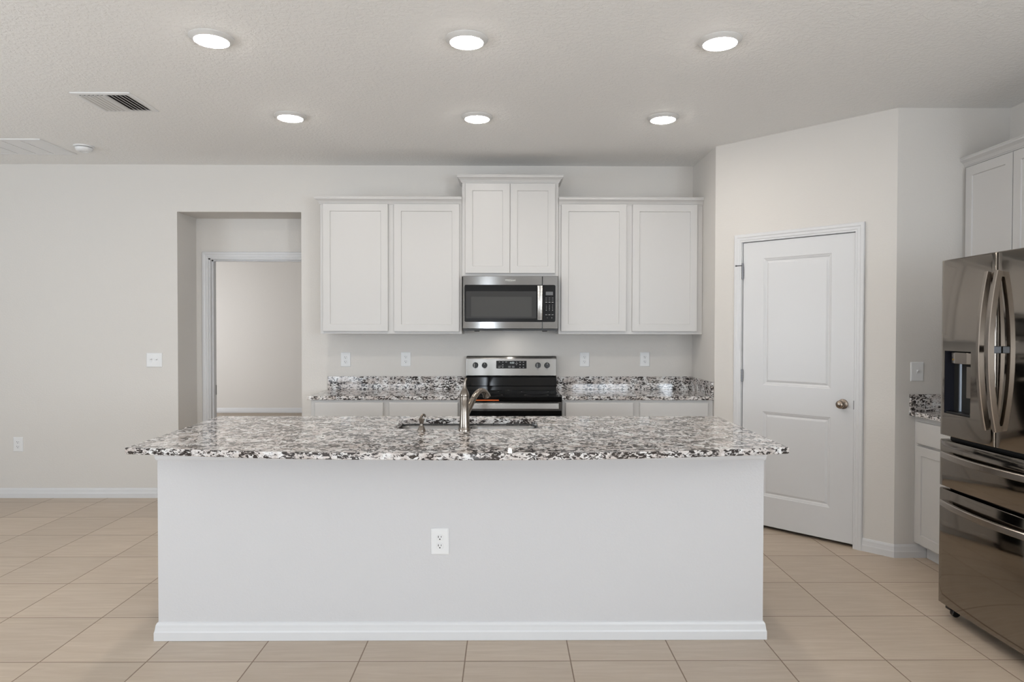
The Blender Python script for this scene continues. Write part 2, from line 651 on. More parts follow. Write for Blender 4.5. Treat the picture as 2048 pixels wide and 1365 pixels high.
# hall doorway (no leaf in view)
d2 = thing('door_2', 'white cased doorway at the back of the hall niche', 'doorway', (-2.17, HY, 0), None, 'structure')
HW = lambda a, b, h: (a, HY-h, b)
casing_w(MB(), -2.691, -1.70, 2.088, HW, 1.0).build('casing', M_trim, d2)
j = MB()
j.box(-2.693, -2.677, HY-0.001, HY+0.12, 0, 2.092)
j.box(-1.716, -1.70, HY-0.001, HY+0.12, 0, 2.092)
j.box(-2.693, -1.70, HY-0.001, HY+0.12, 2.076, 2.092)
j.build('jamb', M_trim, d2)
j = MB()
j.box(-2.677, -2.665, HY+0.035, HY+0.075, 0, 2.076)
j.box(-1.728, -1.716, HY+0.035, HY+0.075, 0, 2.076)
j.box(-2.677, -1.716, HY+0.035, HY+0.075, 2.064, 2.076)
j.build('door_stop', M_trim, d2)
MB().box(-2.6775, -2.674, HY+0.082, HY+0.116, 0.84, 0.93).build('strike_plate', M_zinc, d2)

# pantry door
d1 = thing('door_1', 'closed white two-panel pantry door on the slanted wall', 'door', PW(0.62, 0, 0), None, 'structure')
casing(MB(), 0.222, 1.0225, 2.094, PW).build('casing', M_trim, d1)
j = MB()
j.box(0.209, 0.226, 0, 2.108, -0.088, 0.002, PW)
j.box(1.0215, 1.039, 0, 2.108, -0.088, 0.002, PW)
j.box(0.226, 1.0215, 2.092, 2.108, -0.088, 0.002, PW)
j.box(0.226, 0.238, 0, 2.092, -0.085, -0.045, PW)
j.box(1.0095, 1.0215, 0, 2.092, -0.085, -0.045, PW)
j.box(0.226, 1.0215, 2.080, 2.092, -0.085, -0.045, PW)
j.build('jamb', M_trim, d1)
lf = MB()
a0, a1, b0, b1 = 0.2305, 1.0165, 0.024, 2.088
P1, P2 = (0.386, 0.867, 1.046, 1.965), (0.386, 0.867, 0.238, 0.854)
h0 = -0.004
rect = lambda x0, x1, z0, z1: lf.add([PW(x0, z0, h0), PW(x1, z0, h0), PW(x1, z1, h0), PW(x0, z1, h0)], [(0, 1, 2, 3)])
rect(a0, P1[0], b0, b1)
rect(P1[1], a1, b0, b1)
rect(P1[0], P1[1], b0, P2[2])
rect(P1[0], P1[1], P2[3], P1[2])
rect(P1[0], P1[1], P1[3], b1)
for P in (P1, P2):
    lf.nest(P, [(0, h0), (0.004, h0-0.003), (0.014, h0-0.006), (0.020, h0-0.0105), (0.024, h0-0.0105), (0.034, h0-0.005), (0.038, h0-0.004)], PW)
lf.nest((a0, a1, b0, b1), [(0, h0), (0, h0-0.035)], PW)
leaf = lf.build('door_leaf', M_trim, d1)
kn = MB()
KU, KZ = 0.948, 0.951


def KMP(a, b, h):
    return PW(KU+a, KZ+b, h)


MB().lathe([(0.0, -0.004), (0.0335, -0.004), (0.0335, 0.000), (0.0315, 0.0035), (0.024, 0.0055), (0.0145, 0.008), (0.012, 0.013), (0.0115, 0.022), (0.0145, 0.028), (0.0215, 0.034),
            (0.0265, 0.041), (0.0275, 0.049), (0.0255, 0.056), (0.0200, 0.061), (0.010, 0.0635), (0.0, 0.064)], KMP, 28, False, False).build('door_knob', M_knob, d1)
MB().box(1.0165, 1.0225, KZ-0.03, KZ+0.028, -0.02, 0.0035, PW).build('strike_plate', M_case, d1)
for z in (1.868, 1.108, 0.25):
    hb = MB()
    hb.lathe([(0.006, z-0.046), (0.0062, z-0.045), (0.0062, z+0.045), (0.006, z+0.046)], lambda a, b, h: PW(0.2285+a, h, 0.004+b), 10)
    for k in range(5):
        hb.lathe([(0.0082, z-0.044+k*0.0185), (0.0082, z-0.044+k*0.0185+0.015)], lambda a, b, h: PW(0.2285+a, h, 0.004+b), 10)
    hg = hb.build('hinge', M_zinc, d1)
    if z > 1.8:
        MB().tube([PW(0.2285, z+0.052, 0.004), PW(0.2285, z+0.052, 0.03), PW(0.205, z+0.050, 0.052)], 0.0035, 8).lathe(
            [(0.0065, z+0.046), (0.0065, z+0.072)], lambda a, b, h: PW(0.2285+a, h, 0.004+b), 10).tube([PW(0.205, z+0.050, 0.050), PW(0.200, z+0.050, 0.058)], 0.006, 8).build('hinge_pin_stop', M_zinc, hg)

# ------------------------------------------------------------------ ceiling fixtures
LX = [-1.4168, -0.1913, 1.0342]
LY = [3.3284, 4.5313]
lamp_labels = {(0, 0): 'lit round ceiling disc light closest to the square air register', (1, 0): 'lit round ceiling disc light in the middle of the row nearer the camera',
               (2, 0): 'lit round ceiling disc light right in the row nearer the camera', (0, 1): 'lit round ceiling disc light left in the row nearer the cabinets',
               (1, 1): 'lit round ceiling disc light in the middle of the row nearer the cabinets', (2, 1): 'lit round ceiling disc light right in the row nearer the cabinets, toward the pantry door'}
first = None
for jj, y in enumerate(LY):
    for ii, x in enumerate(LX):
        if first is None:
            first = thing('ceiling_light', lamp_labels[(0, 0)], 'ceiling light', (x, y, ZC), 'round ceiling disc lights')
            mp = lambda a, b, h: (LX[0]+a, LY[0]+b, ZC-h)
            MB().lathe([(0.1035, 0.0), (0.1035, 0.003), (0.1000, 0.0065), (0.0890, 0.0125), (0.0825, 0.0175), (0.0805, 0.0185)], mp, 48, True, False).build('trim_ring', M_ring, first)
            MB().lathe([(0.0803, 0.0175), (0.0800, 0.0190), (0.070, 0.0225), (0.045, 0.0255), (0.0, 0.0265)], mp, 48, True, False).build('lens', M_lens, first)
        else:
            dup(first, (x, y, ZC), lamp_labels[(ii, jj)])

vx0, vx1, vy0, vy1 = -2.586, -2.230, 4.094, 4.448
vr = thing('air_register', 'square white ceiling air register with dark angled slots', 'air vent', ((vx0+vx1)/2, (vy0+vy1)/2, ZC))
CM = lambda a, b, h: (a, b, ZC-h)
fr = MB()
fr.nest((vx0, vx1, vy0, vy1), [(0, 0), (0, 0.002), (0.004, 0.006), (0.028, 0.008), (0.036, 0.006), (0.036, 0.001)], CM, False)
fr.build('frame', M_plastic, vr)
MB().box(vx0+0.03, vx1-0.03, vy0+0.03, vy1-0.03, ZC-0.0012, ZC-0.0002).build('duct_shade', M_duct, vr)  # dark sheet painting in the shade of the duct behind the louvers
lv = MB()
nb = 11
ix0, ix1 = vx0+0.036, vx1-0.036
for k in range(nb):
    cx = ix0+(k+0.5)*(ix1-ix0)/nb
    hw = 0.0100
    sgn = 1 if k < 6 else -1
    pr = []
    for t in (-1, -0.5, 0, 0.5, 1):
        hh = 0.0135-0.0120*((t*sgn+1)/2)**1.5
        pr.append((cx+t*hw, hh))
    ring0 = [CM(x, vy0+0.036, h) for x, h in pr]+[CM(x, vy0+0.036, h+0.0012) for x, h in reversed(pr)]
    ring1 = [CM(x, vy1-0.036, h) for x, h in pr]+[CM(x, vy1-0.036, h+0.0012) for x, h in reversed(pr)]
    lv.loops([ring0, ring1], cap0=True, cap1=True)
lv.build('louvers', M_plastic, vr)

rx0, rx1, ry0, ry1 = -4.20, -3.432, 5.095, 5.535
rg = thing('return_air_grille', 'flat white ceiling return air grille near the back wall', 'air vent', ((rx0+rx1)/2, (ry0+ry1)/2, ZC))
fr = MB()
fr.nest((rx0, rx1, ry0, ry1), [(0, 0), (0, 0.003), (0.004, 0.007), (0.026, 0.009), (0.030, 0.006)], CM, False)
fr.build('frame', M_plastic, rg)
pl = MB()
np_ = 5
for k in range(np_):
    a = rx0+0.03+k*(rx1-rx0-0.06)/np_
    b = rx0+0.03+(k+1)*(rx1-rx0-0.06)/np_
    for q in range(18):
        c0 = ry0+0.03+q*(ry1-ry0-0.06)/18
        c1 = c0+(ry1-ry0-0.06)/18
        pl.add([CM(a+0.003, c0, 0.0035), CM(b-0.003, c0, 0.0035), CM(b-0.003, c1, 0.0055), CM(a+0.003, c1, 0.0055)], [(0, 1, 2, 3)])
        pl.add([CM(a+0.003, c1, 0.0055), CM(b-0.003, c1, 0.0055), CM(b-0.003, c1, 0.0035), CM(a+0.003, c1, 0.0035)], [(0, 1, 2, 3)])
    if k:
        pl.box(a-0.003, a+0.003, ry0+0.03, ry1-0.03, ZC-0.0075, ZC-0.003)
pl.build('louvers', M_plastic, rg)

sd = thing('smoke_detector', 'small round white smoke detector on the ceiling beside the return grille', 'smoke detector', (-3.235, 5.30, ZC))
mp = lambda a, b, h: (-3.235+a, 5.30+b, ZC-h)
MB().lathe([(0.072, 0.0), (0.072, 0.007), (0.066, 0.010)], mp, 36).build('base', M_plastic, sd)
MB().lathe([(0.057, 0.010), (0.057, 0.0135)], mp, 36).build('vent_gap', M_slot, sd)
MB().lathe([(0.060, 0.0135), (0.061, 0.018), (0.055, 0.034), (0.042, 0.041), (0.030, 0.043), (0.028, 0.040), (0.0, 0.040)], mp, 36, True, False).build('cover', M_plastic, sd)

# ------------------------------------------------------------------ outlets and switches (they face the camera, -Y)


def FY(y):
    return lambda a, b, h: (a, y-h, b)


def make_outlet(x, y, z, label, w=0.084, h=0.124):
    t = thing('wall_outlet', label, 'outlet', (x, y, z), 'white duplex wall outlets')
    mp = FY(y)
    MB().nest((x-w/2, x+w/2, z-h/2, z+h/2), [(0, 0), (0, 0.0025), (0.002, 0.0045), (0.006, 0.006)], mp, r=0.004, seg=3).build('cover_plate', M_plastic, t)
    for s in (1, -1):
        zc = z+s*0.0198
        f = MB()
        L = []
        for hh, k in ((0.0058, 1.0), (0.0082, 1.0), (0.0088, 0.95)):
            pts = []
            for i in range(28):
                t_ = 2*PI*i/28
                px = max(-0.0165, min(0.0165, 0.0178*math.cos(t_)))
                pz = max(-0.0138, min(0.0138, 0.0172*math.sin(t_)))
                pts.append(mp(x+px*k, zc+pz*k, hh))
            L.append(pts)
        f.loops(L, cap1=True)
        rc = f.build('receptacle', M_plastic, t)
        g = MB()
        g.box(x-0.0082, x-0.0052, y-0.0093, y-0.0086, zc-0.001, zc+0.0082)
        g.box(x+0.0052, x+0.0076, y-0.0093, y-0.0086, zc+0.0, zc+0.0075)
        g.lathe([(0.0030, 0.0086), (0.0030, 0.0093)], lambda a, b, hh: (x+a, y-hh, zc-0.0075+b), 12)
        g.build('slots', M_slot, rc)
    MB().lathe([(0.003, 0.0058), (0.003, 0.0068)], lambda a, b, hh: (x+a, y-hh, z+b), 12).build('screw', M_plastic, t)
    return t


ol = [(-1.372, 1.187, 'white duplex outlet above the back counter, farthest left under the cabinets'), (-0.857, 1.190, 'white duplex outlet above the back counter, first one left of the range'),
      (0.676, 1.190, 'white duplex outlet above the back counter, first one right of the range'), (1.195, 1.192, 'white duplex outlet above the back counter, nearest the short return wall')]
o0 = make_outlet(ol[0][0], YB, ol[0][1], ol[0][2])
for x, z, lb in ol[1:]:
    dup(o0, (x, YB, z), lb)
dup(o0, (-4.165, YB, 0.458), 'white duplex outlet low on the left back wall above the baseboard')
dup(o0, (-0.305, 3.171, 0.459), 'white duplex outlet in the front of the island')


def make_switch(x, y, z, w, h, toggles, label):
    t = thing('light_switch', label, 'light switch', (x, y, z))
    mp = FY(y)
    MB().nest((x-w/2, x+w/2, z-h/2, z+h/2), [(0, 0), (0, 0.0025), (0.002, 0.0045), (0.006, 0.006)], mp, r=0.004, seg=3).build('cover_plate', M_plastic, t)
    for tx in toggles:
        g = MB()
        g.nest((x+tx-0.0055, x+tx+0.0055, z-0.012, z+0.012), [(0, 0.005), (0, 0.0072), (0.0006, 0.0078)], mp)
        g.add([mp(x+tx+a, z+b, hh) for a, b, hh in ((-0.004, -0.002, 0.007), (0.004, -0.002, 0.007), (0.004, 0.009, 0.007), (-0.004, 0.009, 0.007),
                                                     (-0.0035, 0.006, 0.019), (0.0035, 0.006, 0.019), (0.0035, 0.013, 0.017), (-0.0035, 0.013, 0.017))],
              [(0, 1, 5, 4), (1, 2, 6, 5), (2, 3, 7, 6), (3, 0, 4, 7), (4, 5, 6, 7)])
        tg = g.build('toggle', M_plastic, t)
        for s in (1, -1):
            MB().lathe([(0.0028, 0.0058), (0.0028, 0.0066)], lambda a, b, hh: (x+tx+a, y-hh, z+s*0.030+b), 10).build('screw', M_plastic, t)
    return t


make_switch(-3.003, YB, 1.181, 0.135, 0.122, (-0.023, 0.023), 'white double light switch plate on the wall left of the hall niche')
make_switch(2.604, YE, 1.183, 0.084, 0.122, (0.0,), 'white single light switch above the side counter by the refrigerator')

# ------------------------------------------------------------------ cabinets


def shaker(rect, mp, th=0.020, stile=0.057):
    a0, a1, b0, b1 = rect
    return MB().nest(rect, [(0, 0), (0, th-0.0015), (0.0015, th), (stile, th), (stile+0.0025, th-0.0065), (stile+0.0035, th-0.007)], mp, True, True)


def slab(rect, mp, th=0.020):
    return MB().nest(rect, [(0, 0), (0, th-0.004), (0.004, th)], mp, True, True)


CROWN = [(0.0, 0.0), (0.006, 0.0), (0.006, 0.006), (0.010, 0.009), (0.013, 0.016), (0.020, 0.026), (0.033, 0.037), (0.037, 0.040), (0.037, 0.051), (0.040, 0.053), (0.040, 0.058), (0.0, 0.058)]


def crown(path, z0, z1, k=1.0):
    s = (z1-z0)/0.058
    return MB().sweep(path, [(o*k, z0+h*s) for o, h in CROWN], XYZ)


YF = 5.571
def wall_cabinet(x0, x1, z0, z1, doors, crown_path, zc, label, yf=YF, k=1.0):
    t = thing('wall_cabinet', label, 'kitchen cabinet', ((x0+x1)/2, YB, z0), 'white kitchen wall cabinets')
    MB().box(x0, x1, yf, YB-0.001, z0, z1).build('carcass', M_cab, t, 0.0012, 1)
    for d in doors:
        shaker(d, FY(yf-0.0005)).build('door', M_cab, t)
    crown(crown_path, z1-0.022, zc, k).build('crown_molding', M_cab, t)
    return t


wall_cabinet(-1.504, -0.3575, 1.409, 2.478, [(-1.479, -0.9545, 1.431, 2.459), (-0.9055, -0.3785, 1.429, 2.459)],
             [(-0.3575, YF), (-1.504, YF), (-1.504, YB-0.001)][::-1], 2.516, 'white two-door wall cabinet left of the microwave')
YM = 5.562
wall_cabinet(-0.356, 0.4245, 1.876, 2.655, [(-0.329, 0.0305, 1.902, 2.625), (0.0335, 0.397, 1.902, 2.625)],
             [(-0.356, YB-0.001), (-0.356, YM), (0.4245, YM), (0.4245, YB-0.001)], 2.692, 'tall-set white two-door wall cabinet above the microwave', YM)
wall_cabinet(0.4265, 1.5985, 1.409, 2.478, [(0.4475, 0.9755, 1.433, 2.461), (1.0245, 1.5525, 1.433, 2.461)],
             [(0.4265, YF), (1.5985, YF)], 2.516, 'white two-door wall cabinet right of the microwave')

ZT, ZB = 0.933, 0.905            # counter top and underside
YC, YCF = 5.242, 5.262           # counter front edge, base cabinet face frame


def base_cabinet(x0, x1, cols, label):
    t = thing('base_cabinet', label, 'kitchen cabinet', ((x0+x1)/2, YB, 0), 'white kitchen base cabinets')
    mb = MB().box(x0, x1, YCF, YB-0.001, 0.10, ZB-0.001)
    mb.build('carcass', M_cab, t, 0.0012, 1)
    MB().box(x0, x1, YCF+0.075, YCF+0.09, 0.001, 0.0995).build('toe_kick', M_trim, t)
    for a, b in cols:
        slab((a, b, 0.742, 0.884), FY(YCF-0.0005)).build('drawer', M_cab, t)
        shaker((a, b, 0.122, 0.716), FY(YCF-0.0005)).build('door', M_cab, t)
    return t


base_cabinet(-1.495, -0.343, [(-1.463, -0.940), (-0.894, -0.366)], 'white base cabinet under the counter left of the range')
base_cabinet(0.4345, 1.5985, [(0.458, 0.980), (1.030, 1.558)], 'white base cabinet under the counter right of the range')

bc = thing('side_base_cabinet', 'narrow white base cabinet tucked beside the refrigerator under the side counter', 'kitchen cabinet', (XR, 3.9, 0), 'white kitchen base cabinets')
XF = 2.594
FX = lambda x: (lambda a, b, h: (x-h, a, b))
MB().box(XF, XR-0.001, 3.48, YE-0.001, 0.098, ZB-0.001).build('carcass', M_cab, bc, 0.0012, 1)
MB().box(XF+0.075, XF+0.09, 3.48, YE-0.017, 0.001, 0.0975).build('toe_kick', M_trim, bc)
slab((3.505, 4.268, 0.735, 0.872), FX(XF-0.0005)).build('drawer', M_cab, bc)
shaker((3.505, 3.884, 0.112, 0.722), FX(XF-0.0005)).build('door', M_cab, bc)
shaker((3.890, 4.268, 0.112, 0.722), FX(XF-0.0005)).build('door', M_cab, bc)

uc = thing('side_wall_cabinet', 'white wall cabinet high beside and above the refrigerator', 'kitchen cabinet', (XR, 3.9, 1.41), 'white kitchen wall cabinets')
XU = 2.900
MB().box(XU, XR-0.001, 3.440, YE-0.001, 1.409, 2.492).build('carcass', M_cab, uc, 0.0012, 1)
shaker((3.885, 4.282, 1.431, 2.462), FX(XU-0.0005)).build('door', M_cab, uc)
shaker((3.460, 3.879, 1.431, 2.462), FX(XU-0.0005)).build('door', M_cab, uc)
crown([(XU, YE-0.001), (XU, 3.440)], 2.470, 2.528).build('crown_molding', M_cab, uc)
oc = thing('over_fridge_cabinet', 'white short wall cabinet over the refrigerator', 'kitchen cabinet', (XR, 3.0, 1.86), 'white kitchen wall cabinets')
MB().box(XU, XR-0.001, 2.60, 3.438, 1.86, 2.492).build('carcass', M_cab, oc, 0.0012, 1)
shaker((3.022, 3.420, 1.882, 2.462), FX(XU-0.0005)).build('door', M_cab, oc)
shaker((2.620, 3.016, 1.882, 2.462), FX(XU-0.0005)).build('door', M_cab, oc)
crown([(XU, 3.438), (XU, 2.60)], 2.470, 2.528).build('crown_molding', M_cab, oc)

# ------------------------------------------------------------------ granite


def offset_poly(P, d):
    n = len(P)
    out = []
    for i in range(n):
        p, a, b = Vector(P[i]), Vector(P[i-1]), Vector(P[(i+1) % n])
        d1_, d2_ = (p-a).normalized(), (b-p).normalized()
        n1, n2 = Vector((-d1_.y, d1_.x)), Vector((-d2_.y, d2_.x))
        mt = (n1+n2).normalized()
        out.append(tuple(p+mt*(d/max(0.3, mt.dot(n1)))))
    return out


def slab_poly(outer, z0, z1, hole=None, ch=0.003):
    """counter slab with eased edges; outer is counter-clockwise"""
    mb = MB()
    up_ = lambda P, z: [(x, y, z) for x, y in P]
    inn = offset_poly(outer, ch)
    mb.loops([up_(inn, z0), up_(outer, z0+ch), up_(outer, z1-ch), up_(inn, z1)])
    if hole:
        hin = offset_poly(hole, -ch)
        mb.loops([up_(hole, z0), up_(hole, z1-ch), up_(hin, z1)])
    for z, o_, h_ in ((z1, inn, hin if hole else None), (z0, inn, hole)):
        bm = bmesh.new()
        es = []
        for P in [o_]+([h_] if h_ else []):
            vv = [bm.verts.new((x, y, z)) for x, y in P]
            for i in range(len(vv)):
                es.append(bm.edges.new((vv[i], vv[(i+1) % len(vv)])))
        bmesh.ops.triangle_fill(bm, edges=es, use_beauty=True)
        bm.verts.index_update()
        mb.add([v.co[:] for v in bm.verts], [[v.index for v in f.verts] for f in bm.faces])
        bm.free()
    return mb


ct = thing('granite_countertop', 'speckled granite countertop with backsplash left of the range', 'countertop', (-0.93, YB, ZB), 'granite countertops')
slab_poly([(-1.520, YC), (-0.3415, YC), (-0.3415, YB-0.001), (-1.520, YB-0.001)], ZB, ZT).build('slab', M_granite, ct)
MB().box(-1.520, -0.3415, YB-0.021, YB-0.001, ZT, 1.044).build('backsplash', M_granite, ct, 0.0015, 1)
ct = thing('granite_countertop', 'speckled granite countertop with backsplash between the range and the return wall', 'countertop', (1.0, YB, ZB), 'granite countertops')
slab_poly([(0.4325, YC), (1.5985, YC), (1.5985, YB-0.001), (0.4325, YB-0.001)], ZB, ZT).build('slab', M_granite, ct)
MB().box(0.4325, 1.5785, YB-0.021, YB-0.001, ZT, 1.044).build('backsplash', M_granite, ct, 0.0015, 1)
MB().box(1.5785, 1.5985, YC+0.002, YB-0.001, ZT, 1.044).build('side_splash', M_granite, ct, 0.0015, 1)
ct = thing('granite_countertop', 'small speckled granite countertop beside the refrigerator', 'countertop', (XR, 3.9, ZB), 'granite countertops')
slab_poly([(2.556, 3.475), (XR-0.001, 3.475), (XR-0.001, YE-0.001), (2.556, YE-0.001)], ZB, ZT).build('slab', M_granite, ct)
MB().box(2.556, XR-0.001, YE-0.021, YE-0.001, ZT, 1.040).build('end_splash', M_granite, ct, 0.0015, 1)
MB().box(XR-0.021, XR-0.001, 3.475, YE-0.0215, ZT, 1.040).build('backsplash', M_granite, ct, 0.0015, 1)

# island
IX0, IX1, IY = -1.610, 1.203, 3.171
isl = thing('kitchen_island', 'long white kitchen island with plain painted front and baseboard', 'kitchen island', ((IX0+IX1)/2, 3.6, 0))
w = MB().box(IX0, IX1, IY, IY+0.13, 0.001, ZB-0.001)
w.build('knee_wall', M_island, isl)
MB().sweep([(IX0, IY+0.80), (IX0, IY), (IX1, IY), (IX1, IY+0.80)], [(o, h+0.001) for o, h in BASEP], XYZ).build('baseboard', M_trim, isl)
MB().sweep([(IX0, IY+0.13), (IX0, IY), (IX1, IY), (IX1, IY+0.13)], [(0, 0.838), (0.004, 0.838), (0.008, 0.846), (0.009, 0.856), (0.013, 0.868), (0.014, ZB-0.001), (0, ZB-0.001)], XYZ).build('top_trim', M_trim, isl)
cb = MB()
cb.box(IX0, IX0+0.03, IY+0.1305, 4.000, 0.10, ZB-0.001)
cb.box(IX1-0.03, IX1, IY+0.1305, 4.000, 0.10, ZB-0.001)
cb.box(IX0+0.03, IX1-0.03, IY+0.1305, 4.000, 0.10, 0.12)
cb.box(IX0, IX1, IY+0.1305, 3.93, 0.001, 0.0995)
for xa, xb in ((IX0+0.03, -0.66), (0.27, IX1-0.03)):
    cb.box(xa, xb, IY+0.1305, 4.000, 0.12, ZB-0.001)
cb.box(-0.66, 0.27, 3.975, 4.000, 0.12, ZB-0.001)
cb.build('cabinet_body', M_cab, isl)
BK = lambda a, b, h: (-a, 4.0005+h, b)
for a, b in ((-1.18, -0.73), (-0.71, -0.28), (-0.25, 0.195), (0.205, 0.65), (0.68, 1.12), (1.14, 1.58)):
    shaker((a, b, 0.122, 0.716), BK).build('door', M_cab, isl)
    slab((a, b, 0.742, 0.884), BK).build('drawer', M_cab, isl)

front = [(-1.637, 2.950), (-1.406, 2.915), (-1.200, 2.880), (-1.002, 2.851), (-0.72, 2.828), (-0.435, 2.815), (-0.20, 2.810), (0.06, 2.813), (0.349, 2.828), (0.668, 2.860), (0.935, 2.902), (1.233, 2.961)]


def smooth_curve(P, k=4):
    out = []
    for i in range(len(P)-1):
        p0, p1, p2, p3 = (Vector(P[max(i-1, 0)]), Vector(P[i]), Vector(P[i+1]), Vector(P[min(i+2, len(P)-1)]))
        for s in range(k):
            t = s/k
            out.append(tuple(0.5*((2*p1)+(p2-p0)*t+(2*p0-5*p1+4*p2-p3)*t*t+(3*p1-p0-3*p2+p3)*t**3)))
    out.append(tuple(P[-1]))
    return out


outer = smooth_curve(front)+[(1.255, 4.030), (1.240, 4.040), (-1.672, 4.040), (-1.687, 4.030)]
SX0, SX1, SY0, SY1 = -0.585, 0.170, 3.520, 3.918
hole = rrect(SX0, SX1, SY0, SY1, 0.06, 6)
it = tag(slab_poly(outer, ZB, ZT, hole).build('island_countertop', M_granite), 'long speckled granite island top with a bowed front edge and sink cutout', 'countertop', 'granite countertops')

sk = thing('kitchen_sink', 'undermount stainless double-bowl sink set in the island', 'sink', ((SX0+SX1)/2, (SY0+SY1)/2, ZB))
ZS = ZB-0.001
bl = MB()


def bowl(mb, x0, x1, zr):
    L = []
    for ins, z in ((0.0, zr), (0.004, zr-0.006), (0.010, zr-0.03), (0.016, zr-0.16), (0.03, zr-0.185), (0.06, zr-0.192), (0.12, zr-0.195)):
        L.append([(a, b, z) for a, b in rrect(x0+ins, x1-ins, SY0-0.012+ins, SY1+0.012-ins, max(0.075-ins*0.5, 0.02), 6)])
    mb.loops(L, cap1=True, smooth=True)


xm = (SX0+SX1)/2-0.02
bl.loops([[(a, b, ZS) for a, b in rrect(SX0-0.03, SX1+0.03, SY0-0.03, SY1+0.03, 0.07, 6)], [(a, b, ZS) for a, b in rrect(SX0-0.012, SX1+0.012, SY0-0.012, SY1+0.012, 0.07, 6)],
          [(a, b, ZS-0.008) for a, b in rrect(SX0-0.012, SX1+0.012, SY0-0.012, SY1+0.012, 0.07, 6)]], smooth=False)
bl.build('rim', M_sink, sk)
for xa, xb in ((SX0-0.012, xm-0.014), (xm+0.014, SX1+0.012)):
    q = MB()
    bowl(q, xa, xb, ZS-0.008)
    bo = q.build('bowl', M_sink, sk)
    MB().lathe([(0.045, ZS-0.2025), (0.045, ZS-0.2005), (0.030, ZS-0.2025), (0.0, ZS-0.204)], lambda a, b, h: ((xa+xb)/2+a, (SY0+SY1)/2+b, h), 20, True, False).build('drain', M_chrome, bo)
dv = MB()
dv.loops([[(x, y, z) for x, z in ((xm-0.014, ZS-0.02), (xm-0.012, ZS-0.010), (xm-0.006, ZS-0.006), (xm+0.006, ZS-0.006), (xm+0.012, ZS-0.010), (xm+0.014, ZS-0.02))] for y in (SY0-0.010, SY1+0.010)],
         cap0=True, cap1=True, smooth=True)
dv.build('divider', M_sink, sk)

# faucet
FXc, FYc = -0.208, 3.452
ft = thing('kitchen_faucet', 'tall brushed nickel faucet with arched spout on the island', 'faucet', (FXc, FYc, ZT))
mp = lambda a, b, h: (FXc+a, FYc+b, ZT+h)
MB().lathe([(0.0305, 0.0), (0.0305, 0.003), (0.0290, 0.012), (0.0270, 0.0165), (0.0270, 0.018), (0.0255, 0.0185), (0.0255, 0.020), (0.0268, 0.0205), (0.0268, 0.023), (0.0250, 0.050),
            (0.0222, 0.090), (0.0212, 0.115), (0.0218, 0.135), (0.0234, 0.154), (0.0234, 0.1565), (0.0222, 0.157), (0.0222, 0.159), (0.0240, 0.1595), (0.0240, 0.172), (0.0228, 0.173), (0.0228, 0.1745)], mp, 32).build('body', M_nickel, ft)
hp = [(0.0, 0, 0.205), (0.0005, 0, 0.225), (0.001, 0, 0.240), (0.003, -0.001, 0.252), (0.007, -0.002, 0.261), (0.011, -0.003, 0.266)]
MB().lathe([(0.0242, 0.175), (0.0246, 0.178), (0.0236, 0.186), (0.0200, 0.196), (0.0150, 0.205), (0.0112, 0.215), (0.0092, 0.226), (0.0082, 0.236)], mp, 28).tube(
    [mp(*p) for p in [(0, 0, 0.230), (0.0003, 0, 0.238), (0.002, -0.0005, 0.248), (0.0045, -0.001, 0.257), (0.010, -0.002, 0.266)]], [0.0088, 0.0080, 0.0070, 0.0062, 0.0045], 14).build('handle', M_nickel, ft)
path = [(0.0, 0.0, 0.068), (0.018, 0.028, 0.106), (0.036, 0.054, 0.145), (0.054, 0.080, 0.175), (0.070, 0.104, 0.190), (0.084, 0.126, 0.192), (0.096, 0.144, 0.183), (0.104, 0.156, 0.169), (0.108, 0.162, 0.157)]
fine = []
for i in range(len(path)-1):
    p0, p1, p2, p3 = (Vector(path[max(i-1, 0)]), Vector(path[i]), Vector(path[i+1]), Vector(path[min(i+2, len(path)-1)]))
    for s in range(4):
        t = s/4
        fine.append(0.5*((2*p1)+(p2-p0)*t+(2*p0-5*p1+4*p2-p3)*t*t+(3*p1-p0-3*p2+p3)*t**3))
fine.append(Vector(path[-1]))
nf = len(fine)
cut = int(nf*0.30)
rad = [0.0175-0.003*min(1, i/(nf*0.4)) if i < nf*0.6 else 0.0145+0.0065*((i-nf*0.6)/(nf*0.4))**1.3 for i in range(nf)]
sp = MB().tube([mp(*p) for p in fine[:cut+1]], rad[:cut+1], 20).build('spout', M_nickel, ft)
MB().tube([mp(*p) for p in fine[cut:cut+2]], [rad[cut]*0.95]*2, 20).build('joint_ring', M_case, sp)
hd = fine[cut:]
hd = [hd[0]+(hd[1]-hd[0])*0.25]+hd[1:]
sh = MB().tube([mp(*p) for p in hd], rad[cut:], 20).build('spray_head', M_nickel, ft)
tip, dr = fine[-1], (fine[-1]-fine[-2]).normalized()
MB().tube([mp(*(tip+dr*0.0005)), mp(*(tip+dr*0.004))], [0.0165, 0.0155], 18).build('spray_face', M_case, sh)

